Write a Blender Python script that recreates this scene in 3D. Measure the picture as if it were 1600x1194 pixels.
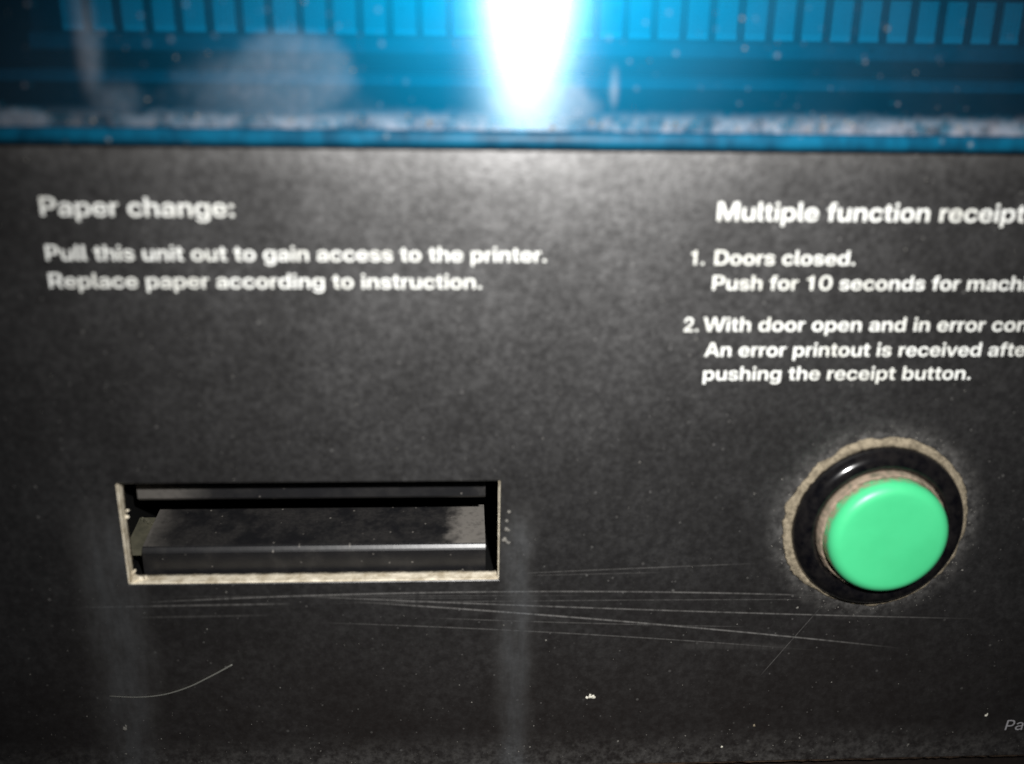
import bpy, bmesh, math, random
from mathutils import Vector, Matrix, noise

for o in list(bpy.data.objects):
    bpy.data.objects.remove(o)
sc = bpy.context.scene
COL = sc.collection
MM = 0.001
random.seed(11)

# ------------------------------------------------------------------ camera
# plate face is the plane Y = 0 (X right, Z up); the lens is 167.65 mm in front of X = Z = 0
CAM_R = Matrix(((0.9986260, -0.0502646, 0.0148182),
                (0.0027132, 0.3319870, 0.9432801),
                (0.0523330, 0.9419438, -0.3316672)))      # rows: right, up, forward
cam_d = bpy.data.cameras.new('camera')
cam = bpy.data.objects.new('camera', cam_d)
COL.objects.link(cam)
cam_d.sensor_width = 36.0
cam_d.lens = 35.0
cam_d.clip_start = 0.005
cam_d.clip_end = 10.0
r_, u_, f_ = CAM_R[0], CAM_R[1], CAM_R[2]
cam.matrix_world = Matrix(((r_[0], u_[0], -f_[0], 0.0),
                           (r_[1], u_[1], -f_[1], -0.16765),
                           (r_[2], u_[2], -f_[2], 0.0),
                           (0, 0, 0, 1)))
cam_d.dof.use_dof = True
cam_d.dof.focus_distance = 0.203
cam_d.dof.aperture_fstop = 5.2
sc.camera = cam

# ------------------------------------------------------------------ world: a dark room
w = bpy.data.worlds.new('World')
sc.world = w
w.use_nodes = True
bg = w.node_tree.nodes['Background']
bg.inputs[0].default_value = (0.75, 0.85, 1.0, 1)
bg.inputs[1].default_value = 0.012

# ------------------------------------------------------------------ the camera's flash
fl = bpy.data.lights.new('camera_flash', 'SPOT')
fl.energy = 4.1
fl.color = (1.0, 0.985, 0.965)
fl.shadow_soft_size = 0.0035
fl.spot_size = math.radians(74)
fl.spot_blend = 1.0
flo = bpy.data.objects.new('camera_flash', fl)
COL.objects.link(flo)
flo.location = (0.0225, -0.172, 0.040)
flo.rotation_euler = (Vector((0.022, 0, -0.052)) - Vector(flo.location)).to_track_quat('-Z', 'Y').to_euler()

sc.render.engine = 'CYCLES'
sc.view_settings.view_transform = 'Standard'
sc.view_settings.look = 'None'
sc.view_settings.gamma = 1.0
sc.view_settings.use_curve_mapping = False
sc.view_settings.exposure = 0.0
sc.cycles.max_bounces = 12
sc.cycles.transparent_max_bounces = 24
sc.cycles.sample_clamp_indirect = 4.0


# ------------------------------------------------------------------ node helpers
class NT:
    def __init__(self, name):
        self.m = bpy.data.materials.new(name)
        self.m.use_nodes = True
        self.t = self.m.node_tree
        self.t.nodes.clear()
        self.out = self.t.nodes.new('ShaderNodeOutputMaterial')
        tc = self.t.nodes.new('ShaderNodeTexCoord')
        mp = self.t.nodes.new('ShaderNodeVectorMath')
        mp.operation = 'SCALE'
        mp.inputs[3].default_value = 1000.0
        self.t.links.new(tc.outputs['Object'], mp.inputs[0])
        self.P = mp.outputs[0]                      # object coordinates in millimetres
        sx = self.t.nodes.new('ShaderNodeSeparateXYZ')
        self.t.links.new(self.P, sx.inputs[0])
        self.x, self.y, self.z = sx.outputs

    def put(self, sock, v):
        if hasattr(v, 'is_output'):
            self.t.links.new(v, sock)
        else:
            if sock.type == 'RGBA' and len(v) == 3:
                v = (*v, 1)
            sock.default_value = v

    def m_(self, op, a, b=0.0, c=0.0, clamp=False):
        n = self.t.nodes.new('ShaderNodeMath')
        n.operation = op
        n.use_clamp = clamp
        self.put(n.inputs[0], a)
        self.put(n.inputs[1], b)
        self.put(n.inputs[2], c)
        return n.outputs[0]

    def add(self, a, b): return self.m_('ADD', a, b)
    def sub(self, a, b): return self.m_('SUBTRACT', a, b)
    def mul(self, a, b): return self.m_('MULTIPLY', a, b)
    def maxi(self, a, b): return self.m_('MAXIMUM', a, b)

    def ramp(self, v, a, b, lo=0.0, hi=1.0):        # smoothstep a..b -> lo..hi
        n = self.t.nodes.new('ShaderNodeMapRange')
        n.interpolation_type = 'SMOOTHSTEP'
        self.put(n.inputs['Value'], v)
        n.inputs['From Min'].default_value = a
        n.inputs['From Max'].default_value = b
        n.inputs['To Min'].default_value = lo
        n.inputs['To Max'].default_value = hi
        return n.outputs[0]

    def scaled(self, s):
        n = self.t.nodes.new('ShaderNodeVectorMath')
        n.operation = 'MULTIPLY'
        self.put(n.inputs[0], self.P)
        n.inputs[1].default_value = s
        return n.outputs[0]

    def noise(self, scale, detail=4.0, rough=0.55, stretch=None, off=0.0):
        n = self.t.nodes.new('ShaderNodeTexNoise')
        n.noise_dimensions = '4D'
        n.inputs['W'].default_value = off
        self.put(n.inputs['Vector'], self.scaled(stretch) if stretch else self.P)
        n.inputs['Scale'].default_value = scale
        n.inputs['Detail'].default_value = detail
        n.inputs['Roughness'].default_value = rough
        return n.outputs[0]

    def specks(self, cell, keep, r0, r1, off=0.0, up=None):
        """sparse round flecks: one per voronoi cell, kept with probability keep"""
        n = self.t.nodes.new('ShaderNodeTexVoronoi')
        n.voronoi_dimensions = '2D'
        cx = self.t.nodes.new('ShaderNodeCombineXYZ')
        self.put(cx.inputs[0], self.add(self.x, off))
        self.put(cx.inputs[1], self.z if up is None else up)
        self.t.links.new(cx.outputs[0], n.inputs['Vector'])
        n.inputs['Scale'].default_value = 1.0 / cell
        sc_ = self.t.nodes.new('ShaderNodeSeparateColor')
        self.t.links.new(n.outputs['Color'], sc_.inputs[0])
        rad = self.ramp(sc_.outputs[1], 0, 1, r0 / cell, r1 / cell)
        d = self.m_('DIVIDE', n.outputs['Distance'], rad)
        spot = self.ramp(d, 0.5, 1.0, 1, 0)
        on = self.m_('LESS_THAN', sc_.outputs[0], keep)
        return self.mul(self.mul(spot, on), self.ramp(sc_.outputs[2], 0, 1, 0.25, 1))

    def mix(self, f, a, b):
        n = self.t.nodes.new('ShaderNodeMix')
        n.data_type = 'RGBA'
        self.put(n.inputs[0], f)
        self.put(n.inputs[6], a)
        self.put(n.inputs[7], b)
        return n.outputs[2]

    def mixs(self, f, a, b):
        n = self.t.nodes.new('ShaderNodeMixShader')
        self.put(n.inputs[0], f)
        self.t.links.new(a, n.inputs[1])
        self.t.links.new(b, n.inputs[2])
        return n.outputs[0]

    def adds(self, a, b):
        n = self.t.nodes.new('ShaderNodeAddShader')
        self.t.links.new(a, n.inputs[0])
        self.t.links.new(b, n.inputs[1])
        return n.outputs[0]

    def bump(self, h, strength, dist):
        n = self.t.nodes.new('ShaderNodeBump')
        n.inputs['Strength'].default_value = strength
        n.inputs['Distance'].default_value = dist * MM
        self.put(n.inputs['Height'], h)
        return n.outputs[0]

    def principled(self, col, rough, spec=0.5, normal=None, **kw):
        n = self.t.nodes.new('ShaderNodeBsdfPrincipled')
        self.put(n.inputs['Base Color'], col)
        self.put(n.inputs['Roughness'], rough)
        self.put(n.inputs['Specular IOR Level'], spec)
        if normal is not None:
            self.t.links.new(normal, n.inputs['Normal'])
        for k, v in kw.items():
            self.put(n.inputs[k.replace('_', ' ')], v)
        return n.outputs[0]

    def finish(self, s):
        self.t.links.new(s, self.out.inputs['Surface'])
        return self.m

    def scratch(self, x0, x1, a, b, c, w, s):
        """hairline z = a + b x + c x^2 between x0 and x1"""
        zz = self.add(self.mul(self.add(self.mul(self.x, c), b), self.x), a)
        d = self.m_('ABSOLUTE', self.sub(self.z, zz))
        line = self.ramp(d, w * 0.2, w * 1.5, s, 0)
        e = (x1 - x0) * 0.22
        win = self.mul(self.ramp(self.x, x0, x0 + e), self.ramp(self.x, x1 - e, x1, 1, 0))
        return self.mul(line, win)


# ------------------------------------------------------------------ materials
def plate_material():
    n = NT('black_plate_plastic')
    fine = n.noise(3.2, 3, 0.6)
    mid = n.noise(0.55, 5, 0.6, off=3)
    big = n.noise(0.07, 3, 0.5, off=7)
    film = n.mul(n.ramp(mid, 0.35, 0.75), n.ramp(fine, 0.3, 0.75, 0.4, 1))       # grey dust film
    film = n.mul(film, n.ramp(big, 0.3, 0.7, 0.35, 1.0))
    # wiped vertical smears below both ends of the slot and beside the button
    wob = n.mul(n.sub(n.noise(0.09, 2, 0.5, off=1), 0.5), 5)
    def smear(xc, wd, z0, z1, s):
        d = n.m_('ABSOLUTE', n.sub(n.add(n.x, wob), xc))
        v = n.mul(n.ramp(d, 0.0, wd * 1.15, s, 0), n.mul(n.ramp(n.z, z0, z0 - 12), n.ramp(n.z, z1 - 6, z1 + 30)))
        return n.mul(v, n.ramp(n.noise(0.5, 4, 0.6, stretch=(1, 1, 0.25), off=5), 0.25, 0.7, 0.45, 1))
    sm = smear(-65.5, 8.0, -80, -170, 0.9)
    sm = n.add(sm, smear(10.8, 4.6, -80, -175, 0.9))
    sm = n.add(sm, smear(60.0, 3.0, -76, -105, 0.3))
    # dust gathered along the bottom edge, around the button and beside the cover
    bot = n.mul(n.ramp(n.z, -133, -143.5), n.ramp(n.noise(0.6, 6, 0.75, off=9), 0.36, 0.72))
    dx = n.sub(n.x, 79.8)
    dz = n.sub(n.z, -88.0)
    rr = n.m_('SQRT', n.add(n.mul(dx, dx), n.mul(dz, dz)))
    but = n.mul(n.ramp(n.add(rr, n.mul(n.m_('ADD', dz, dx), -0.0)), 17.0, 22.5, 1, 0), n.ramp(n.noise(0.5, 4, 0.6, off=2), 0.35, 0.7, 0.1, 0.9))
    top = n.mul(n.ramp(n.z, -24, -18.5, 0, 0.8), n.ramp(mid, 0.3, 0.7, 0.5, 1))
    sp = n.maxi(n.specks(3.1, 0.25, 0.10, 0.26), n.specks(6.0, 0.4, 0.18, 0.40, off=31))
    sp = n.maxi(sp, n.mul(n.specks(1.3, 0.25, 0.07, 0.18, off=77), 0.25))
    sp = n.maxi(sp, n.mul(n.specks(0.9, 0.5, 0.1, 0.22, off=12), n.mul(n.add(bot, but), 0.9)))
    # fan of scratches below the slot
    S = [(-70, 82, -101.9, -.0005, -.000375, .17, .75), (-30, 80, -104.0, -.003, -.00009, .12, .35),
         (-40, 108, -104.3, -.062, .000100, .17, .7), (-26, 92, -105.6, -.098, -.00025, .19, .85),
         (-10, 60, -107.9, -.060, .0002, .12, .4), (-32, 75, -109.9, -.070, -.0003, .14, .45),
         (5, 60, -98.4, .040, -.00010, .12, .4), (10, 40, -98.6, .012, 0, .10, .3),
         (-75, -30, -103.8, .004, 0, .22, .5), (-60, 30, -102.7, -.012, 0, .10, .3),
         (-70, -35, -106.3, .003, 0, .25, .22), (60, 72, -212.5, 1.49, 0, .13, .6),
         (40, 70, -119.5, .19, -.002, .9, .12), (-30, 8, -103.2, -.012, 0, .08, .3)]
    scr = None
    for q in S:
        v = n.scratch(*q)
        scr = v if scr is None else n.maxi(scr, v)
    scr = n.mul(scr, n.ramp(n.noise(1.1, 3, 0.6, stretch=(1, 1, .2), off=4), 0.3, 0.62, 0.35, 1))
    dust = n.add(n.mul(film, 0.05), n.add(n.mul(sm, 0.19), n.add(n.mul(bot, 0.30), n.add(n.mul(but, 0.42), n.mul(top, 0.12)))))
    dust = n.maxi(dust, n.mul(scr, 0.60))
    dust = n.m_('MINIMUM', n.maxi(dust, n.mul(sp, 0.26)), 0.9)
    dcol = n.mix(n.m_('MINIMUM', n.mul(sm, 1.5), 1.0), (0.19, 0.183, 0.172), (0.172, 0.181, 0.188))
    col = n.mix(dust, n.mix(n.ramp(n.z, -90, -140), (0.0066, 0.0060, 0.0059), (0.0095, 0.0072, 0.0063)), dcol)
    rough = n.add(n.ramp(n.noise(0.9, 4, 0.6, off=6), 0.3, 0.7, 0.33, 0.41), n.mul(dust, 0.3))
    h = n.add(n.add(n.mul(n.noise(2.2, 3, 0.6, off=8), 0.8), n.mul(n.noise(0.8, 4, 0.6, stretch=(0.7, 1, 1), off=13), 1.1)), n.mul(scr, -0.5))
    spec = n.mul(n.ramp(mid, 0.3, 0.7, 0.80, 1.0), n.ramp(big, 0.3, 0.7, 0.75, 1.1))
    return n.finish(n.principled(col, rough, spec, n.bump(h, 0.36, 0.075), IOR=1.92))


def cover_material():
    n = NT('blue_tinted_acrylic')
    tr = n.t.nodes.new('ShaderNodeBsdfTransparent')
    tr.inputs[0].default_value = (0.05, 0.745, 0.885, 1)
    streak = n.noise(1.0, 4, 0.7, stretch=(0.012, 0.2, 5.0))
    bmp = n.bump(streak, 0.11, 0.05)
    tan = n.t.nodes.new('ShaderNodeCombineXYZ')
    tan.inputs[0].default_value = 1.0
    g = n.t.nodes.new('ShaderNodeBsdfAnisotropic')
    g.distribution = 'BECKMANN'
    g.inputs['Color'].default_value = (0.215, 0.23, 0.24, 1)
    g.inputs['Roughness'].default_value = 0.252
    g.inputs['Anisotropy'].default_value = 0.52
    n.t.links.new(tan.outputs[0], g.inputs['Tangent'])
    n.t.links.new(bmp, g.inputs['Normal'])
    gb = n.t.nodes.new('ShaderNodeBsdfAnisotropic')          # tinted glint off the rear face
    gb.distribution = 'GGX'
    gb.inputs['Color'].default_value = (0.003, 0.36, 0.64, 1)
    gb.inputs['Roughness'].default_value = 0.42
    n.t.links.new(bmp, gb.inputs['Normal'])
    gl = n.mixs(0.36, g.outputs[0], gb.outputs[0])
    lw = n.t.nodes.new('ShaderNodeFresnel')
    lw.inputs[0].default_value = 1.5
    base = n.mixs(n.m_('MULTIPLY', lw.outputs[0], 6.0, clamp=True), tr.outputs[0], gl)
    # dust and wiped smears on the outside of the sheet
    fine = n.ramp(n.noise(0.55, 5, 0.7, off=2), 0.35, 0.75)
    clump = n.ramp(n.noise(0.3, 4, 0.6, stretch=(1, 1, 1.0), off=5), 0.30, 0.70)
    band = n.mul(n.ramp(n.add(n.z, n.mul(n.sub(clump, 0.5), 2.0)), -11.6, -13.8), n.ramp(n.z, -15.6, -15.0))
    band = n.mul(band, n.mul(n.ramp(clump, 0, 1, 0.04, 0.42), n.ramp(n.x, -75, -15, 0.30, 1.0)))
    def blob(xc, zc, rx, rz, s, e0=0.55):
        dx = n.mul(n.sub(n.x, xc), 1 / rx)
        dz = n.mul(n.sub(n.z, zc), 1 / rz)
        rr = n.m_('SQRT', n.add(n.mul(dx, dx), n.mul(dz, dz)))
        rr = n.add(rr, n.mul(n.sub(n.noise(0.16, 4, 0.6, off=xc), 0.5), 0.7))
        return n.ramp(rr, e0, 1.0, s, 0)
    sm = n.maxi(blob(-27, -7.5, 13, 8.5, 0.16, 0.6), blob(-30, -10, 19, 9, 0.12, 0.3))
    sm = n.maxi(sm, blob(-57.5, -2.0, 2.9, 14, 0.22, 0.0))
    sm = n.maxi(sm, blob(-54, -11.0, 6.5, 4.5, 0.12, 0.1))
    sm = n.maxi(sm, blob(-70, -14.5, 7, 2.6, 0.30))
    sm = n.maxi(sm, blob(14, -11, 10, 5, 0.25))
    sm = n.maxi(sm, blob(25.0, -8.5, 1.2, 5.0, 0.30, 0.1))
    sm = n.maxi(sm, blob(19.5, -9.5, 1.0, 4.0, 0.25, 0.1))
    sm = n.mul(sm, n.ramp(fine, 0, 1, 0.6, 1.0))
    haze = n.ramp(n.noise(0.06, 3, 0.5, off=8), 0.3, 0.7, 0.002, 0.012)
    sp = n.maxi(n.specks(6.0, 0.55, 0.3, 0.6, off=9), n.mul(n.specks(2.6, 0.35, 0.12, 0.3), 0.6))
    d = n.maxi(n.maxi(n.maxi(band, sm), haze), n.mul(sp, 0.2))
    df = n.t.nodes.new('ShaderNodeBsdfDiffuse')
    df.inputs[0].default_value = (0.40, 0.40, 0.46, 1)
    return n.finish(n.mixs(d, base, df.outputs[0]))


def bead_material():
    n = NT('blue_acrylic_edge')
    c = n.mix(n.ramp(n.noise(0.25, 4, 0.6, stretch=(1, 1, .6)), 0.3, 0.72), (0.001, 0.042, 0.085), (0.0015, 0.105, 0.195))
    sp = n.mul(n.specks(4.0, 0.4, 0.2, 0.5), 0.5)
    c = n.mix(sp, c, (0.35, 0.35, 0.33))
    return n.finish(n.principled(c, 0.5, 0.3, n.bump(n.noise(0.6, 3, 0.6, stretch=(.2, 1, 1)), 0.2, 0.1)))


def simple(name, c, rough, spec=0.5, var=0.0, scale=0.6, bump=0.0, c2=None):
    n = NT(name)
    f = n.ramp(n.noise(scale, 5, 0.62), 0.32, 0.7)
    col = n.mix(f, c, c2 if c2 else tuple(v * (1 - var) for v in c))
    nm = n.bump(n.noise(scale * 4, 4, 0.6, off=2), bump, 0.15) if bump else None
    return n.finish(n.principled(col, rough, spec, nm))


def dusty_black(name, lo=0.36, hi=0.6, amt=0.8, scale=0.22, dust=(0.25, 0.23, 0.205), rough=0.42, ends=None):
    n = NT(name)
    f = n.ramp(n.noise(scale, 6, 0.62, off=1), lo, hi)
    f = n.mul(f, n.ramp(n.noise(1.6, 4, 0.7, off=4), 0.25, 0.7, 0.3, 1))
    if ends:                                        # dust lies at both ends where nobody wipes
        e = n.maxi(n.ramp(n.add(n.x, n.mul(n.sub(n.noise(0.3, 4, .6, off=8), .5), 7)), ends[0] + 1, ends[0] + 12, 1, 0),
                   n.ramp(n.add(n.x, n.mul(n.sub(n.noise(0.3, 4, .6, off=9), .5), 9)), ends[1] - 10, ends[1] - 5))
        e = n.mul(e, n.ramp(n.noise(.9, 4, .6, off=3), .25, .55, .55, 1))
        f = n.maxi(n.mul(f, 0.14), e)
    sp = n.specks(2.4, 0.3, 0.12, 0.3, up=n.sub(n.z, n.y))
    f = n.maxi(n.mul(f, amt), n.mul(sp, 0.4))
    return n.finish(n.principled(n.mix(f, (0.007, 0.007, 0.008), dust), n.add(rough, n.mul(f, 0.4)), 0.5,
                                 n.bump(n.noise(0.9, 3, 0.5), 0.2, 0.08)))


M_plate = plate_material()
M_cover = cover_material()
M_bead = bead_material()
def ink_material():
    n = NT('worn_white_screen_ink')
    wear = n.ramp(n.noise(1.6, 5, 0.7, off=21), 0.60, 0.72)
    dull = n.ramp(n.noise(0.12, 4, 0.6, off=22), 0.35, 0.7)
    c = n.mix(dull, (0.76, 0.77, 0.74), (0.62, 0.62, 0.57))
    c = n.mix(n.mul(wear, 0.75), c, (0.12, 0.115, 0.11))
    return n.finish(n.principled(c, 0.55, 0.4))


M_ink = ink_material()
M_inkgrey = simple('worn_grey_ink', (0.40, 0.39, 0.41), 0.6, 0.3, c2=(0.27, 0.26, 0.28), scale=3.0)
M_cut = simple('dusty_cut_edge', (0.78, 0.71, 0.57), 0.8, 0.2, c2=(0.40, 0.34, 0.24), scale=0.45, bump=0.8)
M_grime = simple('beige_grime', (0.29, 0.245, 0.175), 0.9, 0.15, c2=(0.12, 0.10, 0.07), scale=1.1, bump=1.0)
M_capgrime = simple('pinkish_button_grime', (0.33, 0.25, 0.19), 0.9, 0.15, c2=(0.13, 0.12, 0.085), scale=0.8, bump=1.0)
M_gloss = simple('gloss_black_plastic', (0.002, 0.002, 0.003), 0.15, 0.5, c2=(0.010, 0.009, 0.009), scale=0.5)
M_tray = dusty_black('dusty_chute_plastic', ends=(-66.0, 5.9), amt=0.5)
M_trayfront = dusty_black('chute_front_plastic', 0.45, 0.75, 0.05, rough=0.36)
M_lip = dusty_black('upper_lip_plastic', 0.42, 0.66, 0.30, scale=0.25, ends=(-57, 12))
M_olive = simple('olive_dusty_plastic', (0.085, 0.08, 0.055), 0.8, 0.2, c2=(0.05, 0.048, 0.034), scale=0.5, bump=0.5)
M_void = simple('dark_inner_plastic', (0.004, 0.004, 0.004), 0.85, 0.1)
M_cab = simple('dark_cabinet_plastic', (0.020, 0.015, 0.012), 0.55, 0.4, c2=(0.012, 0.009, 0.008))
M_edge = simple('brown_bottom_edge', (0.060, 0.040, 0.026), 0.7, 0.3, c2=(0.025, 0.016, 0.011), scale=0.4, bump=0.6)
M_bars = simple('grey_grille_plastic', (0.04, 0.04, 0.045), 0.6, 0.3, c2=(0.028, 0.028, 0.032))
M_rail = simple('grey_rail_plastic', (0.14, 0.14, 0.15), 0.5, 0.5, c2=(0.10, 0.10, 0.11))
M_white = simple('white_rim_plastic', (0.62, 0.62, 0.62), 0.5, 0.4)
M_inner = simple('dark_housing_plastic', (0.016, 0.016, 0.018), 0.6, 0.3)
M_dust = simple('pale_dust', (0.20, 0.19, 0.17), 0.9, 0.2, c2=(0.10, 0.097, 0.09), scale=0.3)
M_crumb = simple('pale_crumb', (0.66, 0.64, 0.56), 0.8, 0.3, c2=(0.45, 0.43, 0.36), scale=3)
M_hair = simple('grey_fibre', (0.13, 0.13, 0.115), 0.6, 0.5)


def cap_material():
    n = NT('green_cap_plastic')
    c = n.mix(n.ramp(n.noise(0.12, 3, .5), .3, .7), (0.058, 0.52, 0.215), (0.066, 0.57, 0.240))
    dirt = n.mul(n.ramp(n.y, -5.3, -3.9), n.ramp(n.noise(0.7, 5, .65, off=3), 0.36, 0.6, 0.1, 0.95))
    dirt = n.maxi(dirt, n.mul(n.specks(4.0, 0.10, 0.15, 0.35), 0.35))
    c = n.mix(dirt, c, (0.30, 0.24, 0.17))
    return n.finish(n.principled(c, n.add(n.mul(dirt, .4), n.ramp(n.noise(0.35, 5, .65, stretch=(1, 1, .5), off=6), .3, .7, .30, .44)), 0.5, n.bump(n.noise(1.5, 3, .6), .15, .06)))


def screen_material():
    n = NT('white_fine_mesh')
    fx = n.m_('FRACT', n.mul(n.x, 1 / 0.78))
    fz = n.m_('FRACT', n.mul(n.z, 1 / 0.78))
    a = n.ramp(n.m_('ABSOLUTE', n.sub(fx, 0.5)), 0.30, 0.42)
    b = n.ramp(n.m_('ABSOLUTE', n.sub(fz, 0.5)), 0.34, 0.45, 0, 0.7)
    c = n.mix(n.maxi(a, b), (0.66, 0.66, 0.66), (0.24, 0.24, 0.25))
    return n.finish(n.principled(c, 0.6, 0.3))


M_cap = cap_material()
M_screen = screen_material()


# ------------------------------------------------------------------ object helpers (all lengths in mm)
def obj(name, bm, mat, parent=None, smooth=False, label=None):
    me = bpy.data.meshes.new(name)
    bmesh.ops.recalc_face_normals(bm, faces=bm.faces)
    bm.to_mesh(me)
    bm.free()
    me.transform(Matrix.Scale(MM, 4))
    me.materials.append(mat)
    if smooth:
        for p in me.polygons:
            p.use_smooth = True
    o = bpy.data.objects.new(name, me)
    COL.objects.link(o)
    if parent:
        o.parent = parent
    if label:
        o['label'] = label
    return o


def thing(name, label, cat, group=None):
    o = bpy.data.objects.new(name, None)
    o.empty_display_size = 0.01
    COL.objects.link(o)
    return tag(o, label, cat, group)


def tag(o, label, cat, group=None):
    o['label'] = label
    o['category'] = cat
    if group:
        o['group'] = group
    return o


def box(bm, x0, x1, y0, y1, z0, z1, bev=0.0):
    r = bmesh.ops.create_cube(bm, size=1.0)
    bmesh.ops.scale(bm, vec=(x1 - x0, y1 - y0, z1 - z0), verts=r['verts'])
    bmesh.ops.translate(bm, vec=((x0 + x1) / 2, (y0 + y1) / 2, (z0 + z1) / 2), verts=r['verts'])
    if bev:
        es = {e for v in r['verts'] for e in v.link_edges}
        bmesh.ops.bevel(bm, geom=list(es), offset=bev, segments=2, affect='EDGES', profile=0.5)


def BM(*boxes):
    bm = bmesh.new()
    for b in boxes:
        box(bm, *b)
    return bm


def extrude_x(bm, prof, x0, x1, n=1, jig=None):
    """closed YZ profile swept along X"""
    rings = []
    for i in range(n + 1):
        x = x0 + (x1 - x0) * i / n
        ring = []
        for k, (y, z) in enumerate(prof):
            p = Vector((x, y, z))
            if jig:
                p = p + jig(p)
            ring.append(bm.verts.new(p))
        rings.append(ring)
    m = len(prof)
    for a, b in zip(rings, rings[1:]):
        for k in range(m):
            bm.faces.new((a[k], a[(k + 1) % m], b[(k + 1) % m], b[k]))
    bm.faces.new(rings[0])
    bm.faces.new(rings[-1][::-1])


def lathe(bm, prof, cx, cz, n=96, closed=False, jig=None):
    """(radius, height towards the viewer) profile turned about the Y axis"""
    rings = []
    for i in range(n):
        a = 2 * math.pi * i / n
        ring = []
        for k, (r, h) in enumerate(prof):
            rr, hh = jig(a, k, r, h) if jig else (r, h)
            ring.append(bm.verts.new((cx + rr * math.cos(a), -hh, cz + rr * math.sin(a))))
        rings.append(ring)
    m = len(prof)
    for i in range(n):
        a, b = rings[i], rings[(i + 1) % n]
        for k in range(m if closed else m - 1):
            bm.faces.new((a[k], a[(k + 1) % m], b[(k + 1) % m], b[k]))
    return rings


def lump(bm, c, r, flat=0.6, seed=0, sub=1):
    res = bmesh.ops.create_icosphere(bm, subdivisions=sub, radius=1.0)
    rnd = random.Random(seed)
    sx, sz = r * rnd.uniform(.7, 1.4), r * rnd.uniform(.7, 1.4)
    rot = Matrix.Rotation(rnd.uniform(0, 6.28), 3, 'Y')
    off = Vector((rnd.uniform(0, 99), rnd.uniform(0, 99), rnd.uniform(0, 99)))
    for v in res['verts']:
        k = 1 + 0.7 * noise.noise(v.co * 1.3 + off)
        v.co = rot @ Vector((v.co.x * sx * k, v.co.y * r * flat * k, v.co.z * sz * k)) + Vector(c)


# ================================================================== the machine's cabinet (behind everything)
XL, XR = -135.0, 165.0
cab = thing('machine_cabinet', 'dark cabinet of the machine, its edge just showing under the black plate', 'machine cabinet')
obj('rear_shell', BM((XL, XR, 46, 49, -175, 62)), M_void, cab)
obj('lower_panel', BM((XL, XR, 2.4, 30, -175, -145.0, 0.5)), M_cab, cab, label='dark lower panel under the plate')
obj('window_back', BM((XL, XR, 32, 34, -15.4, 60)), M_inner, cab)
bm = bmesh.new()
box(bm, XL, XR, 4.2, 31.9, -18.4, -15.6)
obj('window_floor', bm, M_inner, cab)
bm = bmesh.new()
extrude_x(bm, [(12.0, -9.0), (12.0, -7.7), (12.5, -7.1), (31.9, -7.1), (31.9, -9.0)], XL, XR)
obj('cross_rail', bm, M_rail, cab)
obj('end_post', BM((-96, -73.2, 9, 31.9, -6.0, 59.0, 0.3)), M_void, cab)

# ------------------------------------------------------------------ slotted grille seen through the blue cover
gr = thing('slotted_grille', 'slotted grille of upright mesh windows inside the blue cover', 'grille')
PITCH, WIN = 5.13, 3.9
bm = bmesh.new()
Y0, Y1 = 16.0, 16.6
ZB, ZT = -0.8, 6.5
GX0, GX1 = -72.6, 150.0
starts = []
x = 38.38 + 1.7 - 21 * PITCH
while x < GX1 - PITCH:
    if x > GX0:
        starts.append(x)
    x += PITCH
for row in range(5):
    zb = ZB + row * 9.6
    if row:
        box(bm, GX0, GX1, Y0, Y1, zb - 2.298, zb)
    prev = GX0
    for s in starts:
        box(bm, prev, s, Y0 + 0.01, Y1 - 0.01, zb - 0.001, zb + 7.302)
        prev = s + WIN
    box(bm, prev, GX1, Y0 + 0.01, Y1 - 0.01, zb - 0.001, zb + 7.302)
obj('grille_frame', bm, M_bars, gr)
bm = bmesh.new()
box(bm, GX0 + 0.3, GX1 - 0.3, 17.4, 17.8, -2.4, 45.0)
obj('mesh_screen', bm, M_screen, gr)
bm = bmesh.new()
for row in range(5):
    zb = ZB + row * 9.6
    for s in starts:
        box(bm, s + 0.03, s + WIN - 0.03, 16.7, 17.2, zb + 0.02, zb + 0.95)
obj('window_sill', bm, M_white, gr)
bm = bmesh.new()
extrude_x(bm, [(14.6, -4.0), (14.2, -3.6), (14.2, -1.6), (14.8, -1.1), (16.6, -0.803), (16.6, -4.0)], GX0, GX1)
obj('lower_rail', bm, M_rail, gr)

# ------------------------------------------------------------------ blue cover
cv = thing('blue_cover', 'translucent blue acrylic window cover with dusty lower edge', 'window cover')
bm = bmesh.new()
box(bm, XL, XR, -1.5, 0.9, -15.2, 58.0)
obj('cover_sheet', bm, M_cover, cv)
prof = []
for i in range(9):
    a = math.pi * i / 8
    prof.append((-1.2 - 1.15 * math.sin(a), -16.62 + 1.36 * math.cos(a)))
prof = [(1.0, -15.26)] + prof + [(1.0, -17.98)]
bm = bmesh.new()
extrude_x(bm, prof, XL, XR, 1)
obj('edge_bead', bm, M_bead, cv, smooth=False)
for p in cv.children[-1].data.polygons:
    p.use_smooth = len(p.vertices) == 4

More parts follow.
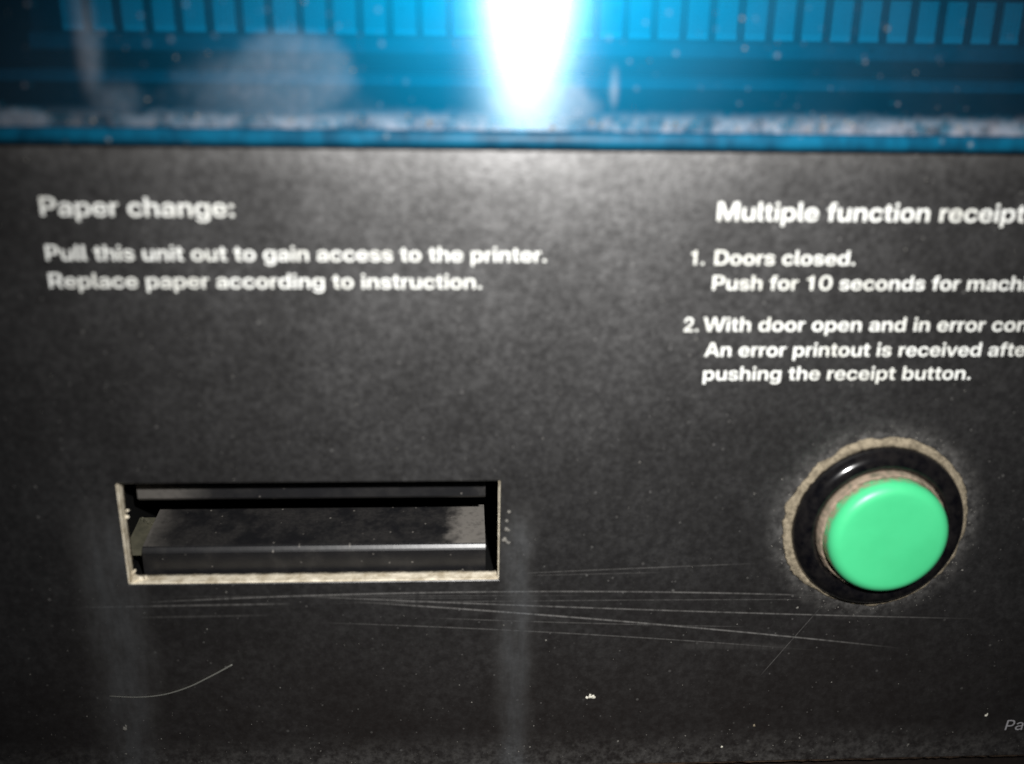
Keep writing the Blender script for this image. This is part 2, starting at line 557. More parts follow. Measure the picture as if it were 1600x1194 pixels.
# ================================================================== the printer unit: the black plate and what it carries
pu = thing('printer_unit', 'black printer unit front with white printed instructions, receipt slot and green button', 'printer unit')
HX0, HX1, HZ0, HZ1 = -62.45, 7.35, -99.3, -78.45        # slot opening
PZ0, PZ1, TH = -143.65, -18.25, 3.5
bm = bmesh.new()
bev = 0.35
def frame(bm, outer, inner, y_o, y_i):
    (a0, a1, b0, b1), (c0, c1, d0, d1) = outer, inner
    A = [bm.verts.new((x, y_o, z)) for x, z in ((a0, b0), (a1, b0), (a1, b1), (a0, b1))]
    C = [bm.verts.new((x, y_i, z)) for x, z in ((c0, d0), (c1, d0), (c1, d1), (c0, d1))]
    for i in range(4):
        j = (i + 1) % 4
        bm.faces.new((A[i], A[j], C[j], C[i]))
hole = (HX0 - 0.05, HX1 + 0.05, HZ0 - 0.05, HZ1 + 0.05)
outer = (XL, XR, PZ0, PZ1)
oin = (XL + bev, XR - bev, PZ0 + bev, PZ1 - bev)
hout = (hole[0] - 0.12, hole[1] + 0.12, hole[2] - 0.12, hole[3] + 0.12)
frame(bm, oin, hout, 0, 0)
frame(bm, hout, hole, 0, 0.12)
frame(bm, outer, oin, bev, 0)
frame(bm, hole, hole, 0.12, TH)
frame(bm, outer, outer, TH, bev)
frame(bm, outer, hole, TH, TH)
bmesh.ops.remove_doubles(bm, verts=bm.verts, dist=0.001)
plate = obj('front_plate', bm, M_plate, pu)

# dusty raw edge of the cut-out (two uprights and a sill), slightly uneven
bm = bmesh.new()
def jig_z(amp, sc_, off):
    return lambda p: Vector((0, 0, amp * noise.noise(Vector((p.x * sc_, p.y * 1.3, off)))))
def jig_x(amp, sc_, off):
    return lambda p: Vector((amp * noise.noise(Vector((p.z * sc_, p.y * 1.3, off))), 0, 0))
def liner(bm, along, a0, a1, base, thick, n, off):
    rows = []
    ys = [0.06, 0.35, 1.2, 2.2, 3.4]
    for i in range(n + 1):
        t = a0 + (a1 - a0) * i / n
        row = [(t, 0.06, base)]
        for y in ys:
            k = thick * (1.0 + 0.55 * noise.noise(Vector((t * 0.5, y * 0.8, off))) + 0.25 * noise.noise(Vector((t * 2.1, y * 2, off))))
            if abs(base - HX0) < 0.01 and along == 'z':
                pass
            row.append((t, y, base + k))
        row.append((t, 3.4, base))
        rows.append(row)
    vs = [[bm.verts.new((p[0], p[1], p[2]) if along == 'x' else (p[2], p[1], p[0])) for p in r] for r in rows]
    m = len(vs[0])
    for a, b in zip(vs, vs[1:]):
        for k in range(m):
            bm.faces.new((a[k], a[(k + 1) % m], b[(k + 1) % m], b[k]))
    bm.faces.new(vs[0]); bm.faces.new(vs[-1][::-1])
liner(bm, 'x', HX0 + 0.2, HX1 - 0.2, HZ0, 0.22, 120, 1.0)
liner(bm, 'z', HZ0 - 0.01, HZ1 - 0.3, HX0, 0.16, 50, 5.0)
liner(bm, 'z', HZ0 - 0.01, HZ1 - 0.3, HX1, -0.16, 50, 9.0)
for i, (px, pz, r) in enumerate([(-61.6, -98.7, .8), (-60.6, -98.95, .6), (-59.6, -99.0, .45), (-62.0, -97.8, .5),
                                 (-62.1, -86.3, .45), (-61.9, -85.2, .3)]):
    lump(bm, (px, 1.2 + 0.3 * i, pz), r, 0.9, 40 + i, 2)
obj('slot_edge', bm, M_cut, pu, smooth=True, label='dusty beige cut edge of the slot')

# paper chute behind the opening
bm = bmesh.new()
extrude_x(bm, [(4.9, -93.75), (17.6, -92.0), (18.0, -93.0), (6.55, -95.2), (4.9, -94.6)], -60.6, 4.88, 1)
ch = obj('paper_chute', bm, M_tray, pu, label='dusty sloping black paper chute')
bm = bmesh.new()
extrude_x(bm, [(4.1, -95.0), (4.25, -94.65), (4.62, -94.05), (4.85, -93.9), (6.5, -95.3), (6.5, -100.2), (4.1, -100.2)], -60.7, 4.9, 1)
obj('chute_front', bm, M_trayfront, ch, label='black chute front with a pale bevel')
bm = bmesh.new()
extrude_x(bm, [(6.0, -81.9), (6.5, -80.9), (9, -80.8), (9, -84.9), (6.6, -84.9), (6.0, -84.3)], -60.9, 4.85, 1)
obj('upper_lip', bm, M_lip, pu, label='black upper lip of the paper slot')
bm = bmesh.new()
extrude_x(bm, [(5.2, -94.6), (15.2, -93.0), (15.2, -94.2), (5.2, -96.0)], -64.15, -60.75)
for k in range(9):
    lump(bm, (-63.2 + 0.33 * k, 14.2 - 0.25 * k, -92.9 - 0.04 * k), .5 - .03 * k, .6, 3 + k, 2)
obj('side_gusset', bm, M_olive, ch, label='olive dusty web beside the chute')
bm = bmesh.new()
box(bm, -66, 11, 30, 31, -103, -75)
box(bm, -66, 11, 3.7, 30, -103, -101)
box(bm, -66, 11, 3.7, 30, -77.8, -75)
box(bm, -66, -64.2, 3.7, 30, -100.9, -77.9)
box(bm, 9.2, 11, 3.7, 30, -100.9, -77.9)
obj('slot_housing', bm, M_void, pu)

# ------------------------------------------------------------------ green push button
CX, CZ = 79.85, -88.35
bz = None
bm = bmesh.new()
prof = [(16.55, -0.2), (16.6, 0.5), (16.45, 1.2), (16.05, 1.95), (15.4, 2.6), (14.6, 3.0), (13.8, 3.1), (13.1, 2.95),
        (12.65, 2.5), (12.45, 1.8), (12.4, 0.2), (11.0, 0.0)]
lathe(bm, prof, CX, CZ, 128)
bz = obj('push_button', bm, M_gloss, pu, smooth=True, label='glossy black button ring')
bm = bmesh.new()
R0, H, RR = 11.5, 6.7, 2.2
prof = [(R0, 0.4), (R0, 2.2), (R0 - 0.05, H - RR)]
for i in range(1, 9):
    a = math.pi / 2 * i / 8
    prof.append((R0 - 0.05 - RR + RR * math.cos(a), H - RR + RR * math.sin(a)))
prof += [(8.0, H - 0.02), (5.0, H - 0.10), (2.5, H - 0.14)]
rings = lathe(bm, prof, CX + 0.25, CZ, 128)
bm.faces.new([r[-1] for r in rings])
obj('button_cap', bm, M_cap, bz, smooth=True, label='bright green round button cap')
bm = bmesh.new()
def jig_cap(a, k, r, h):
    g = noise.noise(Vector((math.cos(a) * 4, math.sin(a) * 4, k * .7)))
    g2 = noise.noise(Vector((math.cos(a) * 13, math.sin(a) * 13, k * 1.1 + 5)))
    amt = 0.62 + 0.5 * g + 0.35 * g2 + 0.25 * math.cos(a - math.radians(160))
    if k in (1, 2, 3):
        h = h * max(0.55, 0.85 + 0.35 * amt)
        r = r + 0.1 * g2
    return r, h
lathe(bm, [(12.42, 0.5), (12.38, 2.35), (12.1, 3.0), (11.85, 3.6), (11.78, 0.5)], CX, CZ, 220, True, jig_cap)
obj('cap_grime', bm, M_capgrime, bz, smooth=True, label='dirt packed round the green cap')
bm = bmesh.new()
def jig_ring(a, k, r, h):
    d = math.degrees(a) % 360
    def near(c, wd): return math.exp(-(((d - c + 180) % 360 - 180) / wd) ** 2)
    wdt = 0.40 + 1.35 * near(185, 38) + 1.05 * near(130, 40) + 1.25 * near(75, 40) + 0.8 * near(20, 35) + 0.9 * near(218, 14) + 1.35 * near(300, 50)
    wdt *= 1 + 0.35 * noise.noise(Vector((math.cos(a) * 6, math.sin(a) * 6, 3))) + 0.16 * noise.noise(Vector((math.cos(a) * 28, math.sin(a) * 28, 8)))
    t = (0, 0.06, 0.3, 0.6, 0.85, 1.0)[k]
    hh = (0.0, 0.55, 0.62, 0.45, 0.25, -0.05)[k] * (1 + 0.5 * noise.noise(Vector((math.cos(a) * 18, math.sin(a) * 18, k))))
    return 16.45 + t * wdt, max(hh, -0.05)
lathe(bm, [(0, 0)] * 6, CX, CZ, 360, True, jig_ring)
obj('ring_grime', bm, M_grime, bz, smooth=True, label='crust of beige grime round the button ring')


# ------------------------------------------------------------------ printed lettering
# letter outlines of a bold and a plain sans serif: advance, closed contours, in thousandths of the em
BOLD = {
    'P': (625, ['64,0 60,4 60,724 64,728 336,728 388,725 444,712 496,689 532,662 561,628 581,592 593,556 598,516 597,456 585,408 566,368 545,340 512,310 472,287 440,275 408,267 360,261 192,260 190,4 188,0', '190,376 196,372 360,374 396,383 420,395 440,411 453,428 461,444 469,472 469,516 461,544 453,560 441,576 420,593 396,605 368,613 340,616 192,615']),
    'a': (542, ['198,-8 150,-1 118,10 90,26 57,60 40,96 34,136 36,176 44,208 56,228 78,252 102,269 126,280 186,297 294,310 346,322 354,328 363,344 361,376 354,392 338,410 318,421 282,429 238,425 206,412 180,388 166,354 50,355 48,360 56,400 73,436 99,468 126,489 166,508 210,521 250,526 310,525 338,521 370,512 406,497 438,474 463,444 474,424 483,400 488,352 488,4 486,0 370,0 366,4 366,68 362,70 350,52 332,32 310,15 294,6 254,-6', '211,88 242,84 278,87 310,98 338,120 351,136 362,164 364,188 364,244 314,231 230,217 202,208 182,196 170,186 160,172 156,156 156,140 161,124 178,102 198,91']),
    'p': (588, ['58,-204 54,-200 54,512 58,516 174,516 177,512 178,446 198,470 230,498 262,514 290,521 314,525 362,525 398,518 438,501 472,476 508,436 536,384 551,332 557,284 555,212 543,152 523,104 490,57 450,22 422,7 402,-1 362,-9 302,-8 254,6 226,23 212,36 197,52 182,75 179,68 179,-200 174,-204', '282,96 322,95 350,102 374,115 396,136 411,160 419,180 427,212 431,256 428,300 423,324 411,356 399,376 374,401 354,413 326,421 290,422 266,417 246,409 218,388 201,368 188,344 177,308 174,288 173,240 177,212 185,180 197,156 214,133 234,115 258,102']),
    'e': (554, ['274,-12 218,-5 178,7 130,35 98,64 69,104 45,156 33,208 30,268 37,328 52,376 81,428 117,468 150,494 202,517 242,525 294,527 314,526 350,518 394,501 430,478 471,436 500,388 515,344 524,300 525,228 522,226 154,225 153,216 157,192 165,164 177,140 190,124 210,107 226,98 246,91 266,87 314,89 338,95 362,107 378,120 391,136 402,158 514,159 518,156 508,120 488,84 458,51 438,35 402,14 362,-1 326,-9', '156,312 402,311 405,316 400,340 392,360 384,376 366,397 350,410 326,421 290,428 270,428 246,425 226,418 210,410 189,392 174,372 166,356 157,328']),
    'r': (358, ['58,0 54,4 54,512 58,516 174,515 175,440 178,434 197,472 215,492 234,506 266,517 286,520 338,519 342,516 342,412 338,408 286,412 262,409 230,398 204,376 192,356 185,336 179,288 178,1']),
    ' ': (269, []),
    'c': (546, ['274,-12 218,-5 170,11 126,39 98,65 69,104 45,156 33,208 30,268 37,328 54,380 78,424 100,452 118,470 158,498 206,517 254,526 310,526 346,521 382,510 422,489 454,464 476,440 500,400 511,368 518,332 514,330 398,330 394,336 383,368 373,384 354,402 326,417 302,422 274,423 246,418 226,410 208,396 186,372 174,348 161,308 157,272 158,228 165,192 181,152 202,124 226,106 258,95 290,92 326,98 357,116 380,144 394,185 514,186 518,184 511,144 497,108 480,80 450,47 410,19 374,3 326,-9']),
    'h': (574, ['58,0 54,4 54,724 58,728 174,728 179,724 181,444 222,489 254,509 290,522 314,525 350,526 398,517 418,510 446,494 466,476 480,460 499,428 511,396 519,344 520,4 518,0 398,0 394,4 394,312 388,352 376,376 366,389 350,402 322,413 286,416 258,412 230,401 218,393 197,368 185,340 181,320 179,288 178,1']),
    'n': (574, ['58,0 54,4 54,512 58,516 174,516 177,512 178,438 197,464 222,489 254,509 290,522 326,526 350,526 382,522 418,510 446,494 467,476 491,444 503,420 515,376 520,320 520,4 518,0 398,0 394,4 394,312 388,352 376,376 366,389 350,402 322,413 286,416 258,412 230,401 218,393 197,368 185,340 181,320 179,288 178,1']),
    'g': (588, ['270,-211 214,-204 186,-197 146,-180 122,-164 102,-146 81,-119 66,-87 56,-51 58,-47 174,-47 180,-51 186,-67 199,-83 214,-96 238,-107 286,-115 322,-112 338,-108 362,-96 378,-84 392,-67 400,-51 408,-15 409,77 406,80 384,49 354,24 322,8 286,-1 242,-3 194,4 154,20 118,44 89,73 65,109 49,145 38,185 33,209 30,273 37,333 49,377 78,433 108,469 146,498 190,518 214,523 258,526 294,522 322,515 342,506 366,490 392,465 406,444 410,445 410,513 414,516 530,516 533,513 533,-7 528,-51 520,-79 507,-107 488,-135 462,-160 430,-181 394,-196 362,-204 334,-209', '266,101 294,100 318,104 338,111 358,124 378,143 391,161 404,189 412,217 416,253 414,285 407,325 394,357 375,385 354,403 334,414 306,422 266,423 246,419 218,406 198,390 185,373 169,341 162,313 157,281 157,245 161,213 170,181 181,157 196,137 214,121 238,108']),
    ':': (269, ['131,-9 103,-2 79,17 70,27 63,43 59,71 66,99 83,123 95,133 111,140 135,145 159,141 183,128 196,115 205,99 213,67 209,43 201,27 191,15 167,-2 155,-7', '119,347 99,354 87,362 69,383 62,399 59,415 61,439 67,455 74,467 99,489 123,497 151,497 179,485 195,470 205,455 213,423 209,399 197,375 179,358 151,347']),
    'u': (574, ['226,-11 198,-7 170,0 130,20 114,33 92,57 77,81 65,113 57,149 54,181 54,513 58,515 174,515 179,513 179,217 185,169 197,141 210,125 226,113 246,104 262,100 286,99 318,104 346,116 363,129 375,145 388,173 394,213 394,513 398,515 518,515 520,513 520,1 518,-1 398,-1 396,1 396,69 394,77 366,40 342,20 322,8 274,-8']),
    'l': (260, ['198,0 162,3 138,8 102,22 82,39 73,52 64,68 57,96 54,124 54,724 58,728 174,728 179,724 181,128 190,108 202,102 242,99 246,96 246,4 242,0']),
    't': (351, ['244,0 208,3 164,15 132,35 116,56 107,72 99,108 98,412 96,415 12,415 8,420 8,512 12,516 96,516 98,520 98,652 100,656 220,656 223,652 224,517 324,516 330,512 328,416 228,415 223,412 223,152 227,124 236,110 252,103 324,100 330,96 328,1']),
    'i': (234, ['58,0 54,4 54,512 58,516 174,516 179,512 179,4 174,0', '106,592 90,595 74,603 57,620 49,632 45,644 43,660 45,680 49,692 62,710 86,726 114,732 138,730 165,716 184,692 191,664 187,640 170,612 158,602 130,592']),
    's': (506, ['242,-12 210,-10 158,3 122,18 100,32 69,60 52,84 37,120 31,156 34,160 150,160 154,156 164,124 182,103 194,95 214,86 230,83 270,82 282,82 310,90 326,99 335,108 344,120 350,144 345,164 330,181 310,193 162,226 130,238 94,260 69,284 52,312 44,336 42,380 49,416 65,448 86,473 114,494 154,513 186,521 234,526 290,525 330,517 354,509 386,493 418,468 435,448 451,420 463,380 464,356 350,354 343,380 335,396 314,417 290,429 270,433 246,434 206,425 186,411 172,396 168,380 167,372 171,352 186,334 206,322 230,315 366,285 398,273 430,253 452,232 467,208 475,180 476,136 471,108 459,80 429,44 402,23 370,7 330,-5 274,-12']),
    'o': (571, ['274,-12 218,-5 170,12 126,39 89,76 69,104 53,136 38,184 30,244 32,296 37,328 45,356 61,396 86,435 118,469 166,501 210,518 258,526 314,526 374,514 418,494 453,468 487,432 516,384 532,336 540,288 539,224 531,176 512,124 488,84 454,47 414,19 378,3 330,-9', '254,96 286,92 310,95 338,103 362,119 379,136 392,156 404,184 411,216 412,296 403,332 395,352 381,376 354,402 334,414 310,421 262,421 238,414 210,398 193,380 178,356 169,336 161,304 157,272 157,240 161,208 173,168 189,140 210,118 234,103']),
    'M': (883, ['64,0 60,4 60,724 64,728 248,728 389,348 438,192 444,182 495,348 633,724 636,728 820,728 822,724 822,4 820,0 696,0 694,4 694,384 698,560 696,567 632,368 501,16 497,4 492,0 392,0 386,4 250,368 188,558 186,516 189,432 189,4 184,0']),
    'f': (351, ['104,0 102,4 102,412 96,415 10,416 8,512 12,516 100,517 102,604 108,640 123,672 152,700 184,717 220,725 328,728 332,724 331,628 272,626 252,621 239,612 230,596 227,576 226,520 228,516 328,516 332,512 332,420 328,415 228,415 226,412 226,4 224,0']),
    'D': (698, ['64,0 60,4 60,724 64,728 308,728 360,725 412,717 440,709 472,697 528,665 554,644 581,616 613,572 629,540 641,508 657,444 662,380 661,316 657,284 644,228 633,196 605,144 570,100 548,78 523,60 472,31 412,11 364,3 320,0', '190,116 196,112 308,112 348,115 396,126 432,143 464,167 485,192 506,228 521,272 529,320 529,408 521,456 509,492 485,536 460,565 444,578 416,594 384,606 348,613 196,615 190,612']),
    'd': (588, ['246,-11 214,-8 182,0 154,12 134,24 114,40 90,65 73,89 58,117 46,149 37,181 30,245 33,309 50,377 68,417 81,437 114,475 154,503 182,515 210,523 266,525 290,523 322,515 342,506 366,491 392,465 406,445 408,449 408,725 410,727 530,727 533,725 533,1 530,-1 414,-1 410,1 410,69 406,73 387,45 374,33 338,8 318,0 286,-8', '253,97 282,94 310,96 334,104 362,121 375,133 392,157 403,181 412,217 416,265 411,305 404,333 388,365 370,387 346,407 318,418 290,423 254,419 238,415 210,398 197,385 174,349 165,325 158,289 157,241 160,213 166,189 176,161 185,145 202,125 226,107']),
    'm': (870, ['58,0 54,4 54,512 58,516 174,515 175,436 178,431 205,472 234,497 274,517 318,526 350,525 374,521 414,505 451,476 466,456 478,431 512,476 546,501 582,517 630,526 674,524 722,510 758,486 788,452 807,408 815,364 816,4 814,0 694,0 690,4 690,336 688,352 679,376 662,397 634,414 602,420 566,416 542,406 522,390 509,372 500,348 496,320 496,4 494,0 378,0 374,4 374,336 372,352 363,376 355,388 342,400 318,414 286,420 254,417 222,402 200,380 185,348 179,304 178,1']),
    '.': (269, ['131,-9 103,-2 79,17 70,27 63,43 59,71 66,99 83,123 95,133 111,140 135,145 159,141 183,128 196,115 205,99 213,67 209,43 201,27 191,15 167,-2 155,-7']),
    '0': (645, ['315,-12 279,-9 243,-1 195,19 151,51 115,92 101,112 78,160 59,220 46,296 43,380 50,464 67,536 91,596 122,644 151,677 171,693 215,718 263,734 287,738 327,739 351,738 399,729 447,710 494,676 529,636 545,612 565,572 585,512 597,440 601,352 597,280 581,200 557,136 524,84 475,35 435,11 383,-6 359,-10', '288,100 311,96 335,96 355,100 383,111 415,137 440,172 453,200 465,240 473,288 477,344 476,404 469,468 452,528 432,568 407,599 383,616 347,630 311,631 279,625 251,610 231,592 210,564 191,524 178,480 170,428 167,340 170,296 178,248 190,204 207,168 230,136 259,112']),
    'W': (982, ['206,0 201,4 198,16 9,716 7,724 10,728 142,728 145,724 247,308 277,164 282,156 321,332 421,724 426,728 558,728 563,716 647,384 702,154 745,352 836,724 842,728 974,728 976,724 967,692 778,0 634,0 631,4 521,416 495,532 490,545 463,424 352,4 346,0']),
    '2': (645, ['72,0 70,4 70,100 340,336 403,396 422,420 437,444 446,468 451,500 450,528 445,552 437,572 419,596 400,612 372,625 324,632 296,630 268,622 240,606 226,592 211,572 200,548 191,512 188,483 72,482 68,484 68,492 75,552 88,592 99,616 130,660 172,697 208,717 260,733 308,739 364,737 420,725 472,701 504,678 522,660 545,628 561,596 570,564 574,520 570,468 561,436 546,404 529,376 486,324 440,279 251,112 252,108 576,107 576,1']),
    'A': (695, ['10,0 9,8 264,724 270,728 430,727 680,28 688,4 686,0 546,0 486,172 210,172 204,168 146,0', '244,284 246,280 250,280 446,280 451,284 421,372 350,603 345,600 287,408']),
    'v': (541, ['204,0 196,16 11,508 12,516 140,515 233,252 272,130 315,264 400,511 404,516 528,516 531,512 526,496 341,4 336,0']),
    'R': (645, ['64,0 60,4 60,724 64,728 340,728 392,725 436,717 460,709 508,685 549,652 581,604 593,576 601,544 605,512 605,476 601,444 590,408 577,380 561,356 528,322 500,303 472,290 470,284 613,12 617,4 616,0 476,1 340,262 196,264 190,260 190,4 188,0', '190,376 196,372 352,372 392,379 412,387 432,399 453,420 461,432 472,460 475,480 473,524 465,548 453,568 438,584 420,597 392,610 376,613 336,617 192,616']),
    'b': (588, ['330,-11 302,-8 282,-4 242,12 204,41 178,77 177,1 174,-1 58,-1 54,1 54,725 58,727 174,727 179,725 179,449 182,445 198,468 222,491 246,506 266,515 298,523 334,527 378,523 406,515 434,503 478,471 495,453 512,429 540,373 555,305 556,221 551,185 544,153 520,97 495,61 480,45 454,24 434,12 418,5 374,-8', '273,97 306,94 326,95 346,100 370,112 393,133 407,153 419,177 427,209 431,257 430,281 423,325 414,349 403,369 386,391 358,411 334,419 310,423 274,419 250,411 234,401 214,384 197,361 184,333 177,305 173,277 173,237 177,209 188,173 201,149 218,128 246,107']),
    '1': (600, ['252,0 252,498 88,498 88,592 150,596 205,612 245,645 268,712 392,712 392,0']),
}
PLAIN = {
    'P': (640, ['90,0 86,4 86,724 90,728 366,727 426,717 478,697 522,665 546,636 563,608 579,564 587,520 587,472 575,412 558,372 526,328 502,307 478,291 438,274 410,267 362,261 186,261 184,256 184,4 182,0', '184,348 186,346 358,347 386,351 410,359 426,367 446,382 463,400 474,420 483,444 488,480 488,520 483,544 470,576 453,600 438,613 410,629 366,640 186,642 184,640']),
    'a': (563, ['215,-12 171,-6 135,6 103,26 73,56 53,92 45,124 43,168 47,196 53,216 70,244 91,265 115,280 143,293 203,309 339,326 359,330 379,338 389,348 393,360 392,392 388,408 380,428 368,444 351,456 335,465 291,473 243,469 203,454 174,432 147,394 67,418 60,424 81,464 109,496 139,517 171,533 207,544 263,553 307,552 351,545 395,529 431,506 461,472 472,452 480,428 488,368 488,4 483,0 399,0 396,4 396,72 391,74 376,52 359,34 347,23 319,6 271,-10', '211,72 255,68 299,74 335,91 364,116 384,148 392,176 393,268 391,269 379,262 351,254 215,233 175,217 153,200 141,180 138,164 138,140 141,124 151,105 171,87 187,78']),
    'r': (380, ['80,0 76,4 76,544 80,546 164,546 166,544 166,464 172,462 183,484 200,506 216,521 240,537 272,549 296,553 356,552 358,548 358,464 356,459 320,464 292,464 256,458 224,442 208,430 182,396 174,376 170,348 170,4 168,0']),
    't': (331, ['234,-7 186,0 150,16 121,41 100,77 93,109 91,137 91,465 86,467 14,467 10,469 11,545 86,546 91,549 91,673 94,676 182,676 184,673 186,547 295,545 296,469 294,467 190,467 184,465 184,145 188,113 199,93 218,80 246,75 290,80 294,77 311,5 302,0 282,-4']),
}


def line(text, fit, x0, x1, z, cap, face, shear=0.0):
    """one printed line: the part `fit` of it spans x0..x1, baseline at z"""
    k = cap / 728.0
    pen, polys, hi, lo = 0.0, [], None, None
    for i, chx in enumerate(text):
        adv, cons = face[chx]
        for c in cons:
            p = [tuple(float(v) for v in q.split(',')) for q in c.split(' ')]
            p = [((pen + x_ + shear * y_) * k, y_ * k) for x_, y_ in p]
            polys.append(p)
            if i < len(fit):
                m0, m1 = min(q[0] for q in p), max(q[0] for q in p)
                lo = m0 if lo is None else min(lo, m0)
                hi = m1 if hi is None else max(hi, m1)
        pen += adv
    s_ = (x1 - x0) / (hi - lo)
    cu = bpy.data.curves.new('line', 'CURVE')
    cu.dimensions = '2D'
    cu.fill_mode = 'BOTH'
    for p in polys:
        sp = cu.splines.new('POLY')
        sp.points.add(len(p) - 1)
        for q, (x_, y_) in zip(sp.points, p):
            q.co = (x0 + (x_ - lo) * s_, y_, 0, 1)
        sp.use_cyclic_u = True
    ob = bpy.data.objects.new('line', cu)
    COL.objects.link(ob)
    bpy.context.view_layer.update()
    me = bpy.data.meshes.new_from_object(ob.evaluated_get(bpy.context.evaluated_depsgraph_get()))
    bpy.data.objects.remove(ob)
    bpy.data.curves.remove(cu)
    me.transform(Matrix(((1, 0, 0, 0), (0, 0, 0, -0.03), (0, 1, 0, z), (0, 0, 0, 1))))
    return me


def lettering(name, lines, mat, label):
    bm = bmesh.new()
    for a in lines:
        me = line(*a)
        bm.from_mesh(me)
        bpy.data.meshes.remove(me)
    return obj(name, bm, mat, pu, label=label)


lettering('heading_lettering', [('Paper change:', 'Paper change:', -68.85, -37.4, -29.75, 3.15, BOLD)], M_ink,
          'white heading reading Paper change:')
lettering('instruction_lettering', [
    ('Pull this unit out to gain access to the printer.', 'Pull this unit out to gain access to the printer.', -69.0, 14.9, -37.2, 2.6, BOLD),
    ('Replace paper according to instruction.', 'Replace paper according to instruction.', -69.1, 3.8, -41.95, 2.6, BOLD)], M_ink,
          'white printed lines about pulling the unit out and replacing paper')
lettering('heading_lettering', [('Multiple function receipt', 'Multiple function receipt', 43.95, 97.9, -29.9, 3.2, BOLD)], M_ink,
          'white heading reading Multiple function receipt')
lettering('instruction_lettering', [
    ('1.', '1.', 40.0, 42.3, -37.6, 2.6, BOLD), ('Doors closed.', 'Doors closed.', 44.15, 68.95, -37.6, 2.6, BOLD),
    ('Push for 10 seconds for machine', 'Push for 10 seconds for machi', 44.1, 100.6, -42.05, 2.6, BOLD),
    ('2.', '2.', 39.65, 42.2, -49.65, 2.6, BOLD),
    ('With door open and in error condition', 'With door open and in error con', 43.1, 102.2, -49.6, 2.6, BOLD),
    ('An error printout is received after', 'An error printout is received afte', 43.7, 102.7, -54.3, 2.6, BOLD),
    ('pushing the receipt button.', 'pushing the receipt button.', 43.8, 93.3, -58.8, 2.6, BOLD)], M_ink,
          'white numbered instructions about closed doors and the receipt button')
lettering('small_lettering', [('Part', 'Pa', 114.1, 118.0, -136.9, 2.55, PLAIN, 0.10)], M_inkgrey,
          'small thin grey lettering near the bottom edge')

# brown crumbly bottom lip of the plate
bm = bmesh.new()
def jig_b(p):
    return Vector((0, 0.25 * noise.noise(Vector((p.x * .7, 0, 2))), 0.22 * noise.noise(Vector((p.x * 0.9, p.y, 4)))))
extrude_x(bm, [(0.5, -143.68), (0.5, -144.1), (2.9, -144.3), (2.9, -143.68)], XL + 0.5, XR - 0.5, 320, jig_b)
obj('bottom_edge', bm, M_edge, pu, label='brown worn bottom edge')

# ================================================================== loose dirt
def crumb(label, pieces, mat=M_crumb, seed=0, group='crumbs stuck to the black plate'):
    bm = bmesh.new()
    for i, (x_, z_, r) in enumerate(pieces):
        lump(bm, (x_, -r * 0.15, z_), r * (1.0 if mat is M_crumb else 0.85), 0.35, seed + i, 2)
    return tag(obj('crumb', bm, mat, None, True), label, 'crumb', group)


crumb('white angular crumb alone on the black plate below the scratches', [(26.1, -126.5, .42), (26.7, -126.6, .36), (25.5, -126.7, .34), (26.1, -126.0, .28)], seed=1)
crumb('pale crumb beside the slot, topmost of four in a column', [(9.15, -84.8, .36)], M_dust, 11)
crumb('small grey crumb beside the slot, second from the top of four', [(8.75, -86.7, .30)], M_dust, 17)
crumb('pale crumb beside the slot, third from the top of four', [(8.7, -88.5, .40), (9.1, -88.7, .25)], M_dust, 23)
crumb('largest pale crumb beside the slot, lowest of four in a column', [(8.3, -90.6, .50), (9.1, -91.3, .48), (8.7, -90.9, .4)], M_dust, 29)
crumb('tiny white crumb just above the small grey lettering', [(109.5, -133.1, .26), (109.7, -132.8, .2)], seed=35)
crumb('pale yellowish crumb below the curved hair, near the bottom corner', [(-66.8, -131.9, .55), (-66.5, -131.4, .35)], M_dust, 41)
crumb('tan crumb near the bottom edge, under the button', [(60.5, -134.4, .34)], M_grime, 47)
crumb('bright crumb in the dust along the bottom edge', [(54.2, -139.6, .26)], seed=51)

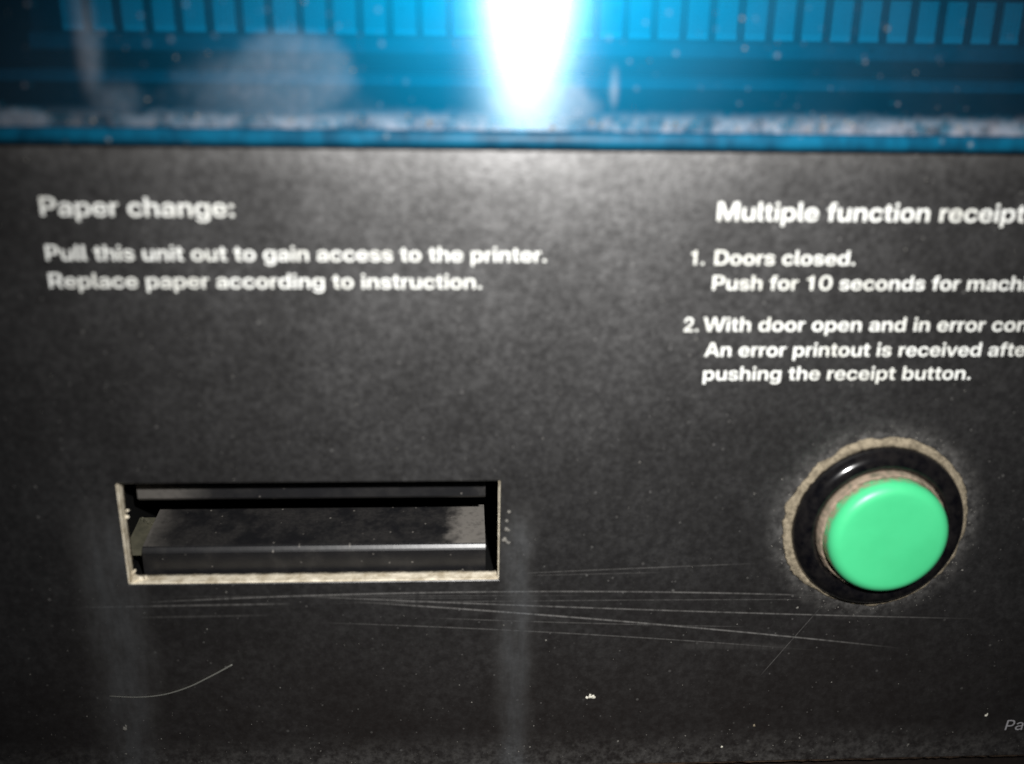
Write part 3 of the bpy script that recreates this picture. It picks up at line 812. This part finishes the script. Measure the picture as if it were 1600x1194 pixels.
# curved hair lying on the plate
bm = bmesh.new()
pts = [Vector(p) for p in ((-68.8, -.2, -124.05), (-66.2, -.25, -124.25), (-63.4, -.3, -124.35), (-60.5, -.3, -124.2), (-57.8, -.3, -123.75),
                           (-55.2, -.3, -122.95), (-52.6, -.35, -121.85), (-49.8, -.4, -120.3), (-47.0, -.5, -118.65), (-44.4, -.6, -117.0))]
prev = None
NS = 8
dense = []
for i in range(len(pts) - 1):
    p0, p1, p2, p3 = pts[max(i - 1, 0)], pts[i], pts[i + 1], pts[min(i + 2, len(pts) - 1)]
    for s in range(4):
        t = s / 4
        dense.append(0.5 * ((2 * p1) + (p2 - p0) * t + (2 * p0 - 5 * p1 + 4 * p2 - p3) * t * t + (3 * p1 - p0 - 3 * p2 + p3) * t ** 3))
dense.append(pts[-1])
for i, p in enumerate(dense):
    d = (dense[min(i + 1, len(dense) - 1)] - dense[max(i - 1, 0)]).normalized()
    s1 = d.cross(Vector((0, 1, 0))).normalized()
    s2 = d.cross(s1)
    rad = 0.06 + 0.10 * i / len(dense)
    ring = [bm.verts.new(p + (s1 * math.cos(q * 6.2832 / NS) + s2 * math.sin(q * 6.2832 / NS)) * rad) for q in range(NS)]
    if prev:
        for q in range(NS):
            bm.faces.new((prev[q], prev[(q + 1) % NS], ring[(q + 1) % NS], ring[q]))
    else:
        bm.faces.new(ring)
    prev = ring
bm.faces.new(prev[::-1])
tag(obj('hair', bm, M_hair, None, True), 'thin curved grey hair lying on the black plate below the slot', 'hair')

# loose dust on plate and cover: uncountable, one object
bm = bmesh.new()
rnd = random.Random(5)
def fleck(x_, y_, z_, r):
    v = []
    a0 = rnd.uniform(0, 6.28)
    for q in range(5):
        a = a0 + q * 6.2832 / 5
        rr = r * rnd.uniform(.6, 1.3)
        v.append(bm.verts.new((x_ + rr * math.cos(a), y_, z_ + rr * math.sin(a))))
    t = bm.verts.new((x_ + r * rnd.uniform(-.3, .3), y_ - r * rnd.uniform(.3, .8), z_ + r * rnd.uniform(-.3, .3)))
    for q in range(5):
        bm.faces.new((v[q], v[(q + 1) % 5], t))
for i in range(430):
    x_ = rnd.uniform(-95, 125)
    z_ = rnd.uniform(-143, -19)
    if rnd.random() < 0.35:
        z_ = -143 + abs(rnd.gauss(0, 6))
    if HX0 - 0.6 < x_ < HX1 + 0.6 and HZ0 - .6 < z_ < HZ1 + .6:
        continue
    if math.hypot(x_ - CX, z_ - CZ) < 18.6:
        continue
    fleck(x_, -0.005, z_, min(0.26, 0.05 + rnd.expovariate(24)))
for i in range(260):
    a = rnd.uniform(0, 6.283)
    q = 18.0 + abs(rnd.gauss(0, 1.8))
    fleck(CX + q * math.cos(a), -0.005, CZ + q * math.sin(a), min(0.2, 0.04 + rnd.expovariate(28)))
for i in range(190):
    x_ = rnd.uniform(-85, 110)
    z_ = rnd.uniform(-14.5, 8)
    if rnd.random() < 0.6:
        z_ = -14.7 + abs(rnd.gauss(0, 0.9))
    fleck(x_, -1.505, z_, min(0.42, 0.07 + rnd.expovariate(11)))
du = obj('dust', bm, M_dust)
du['kind'] = 'stuff'
du['label'] = 'loose pale dust flecks on the black plate and blue cover'
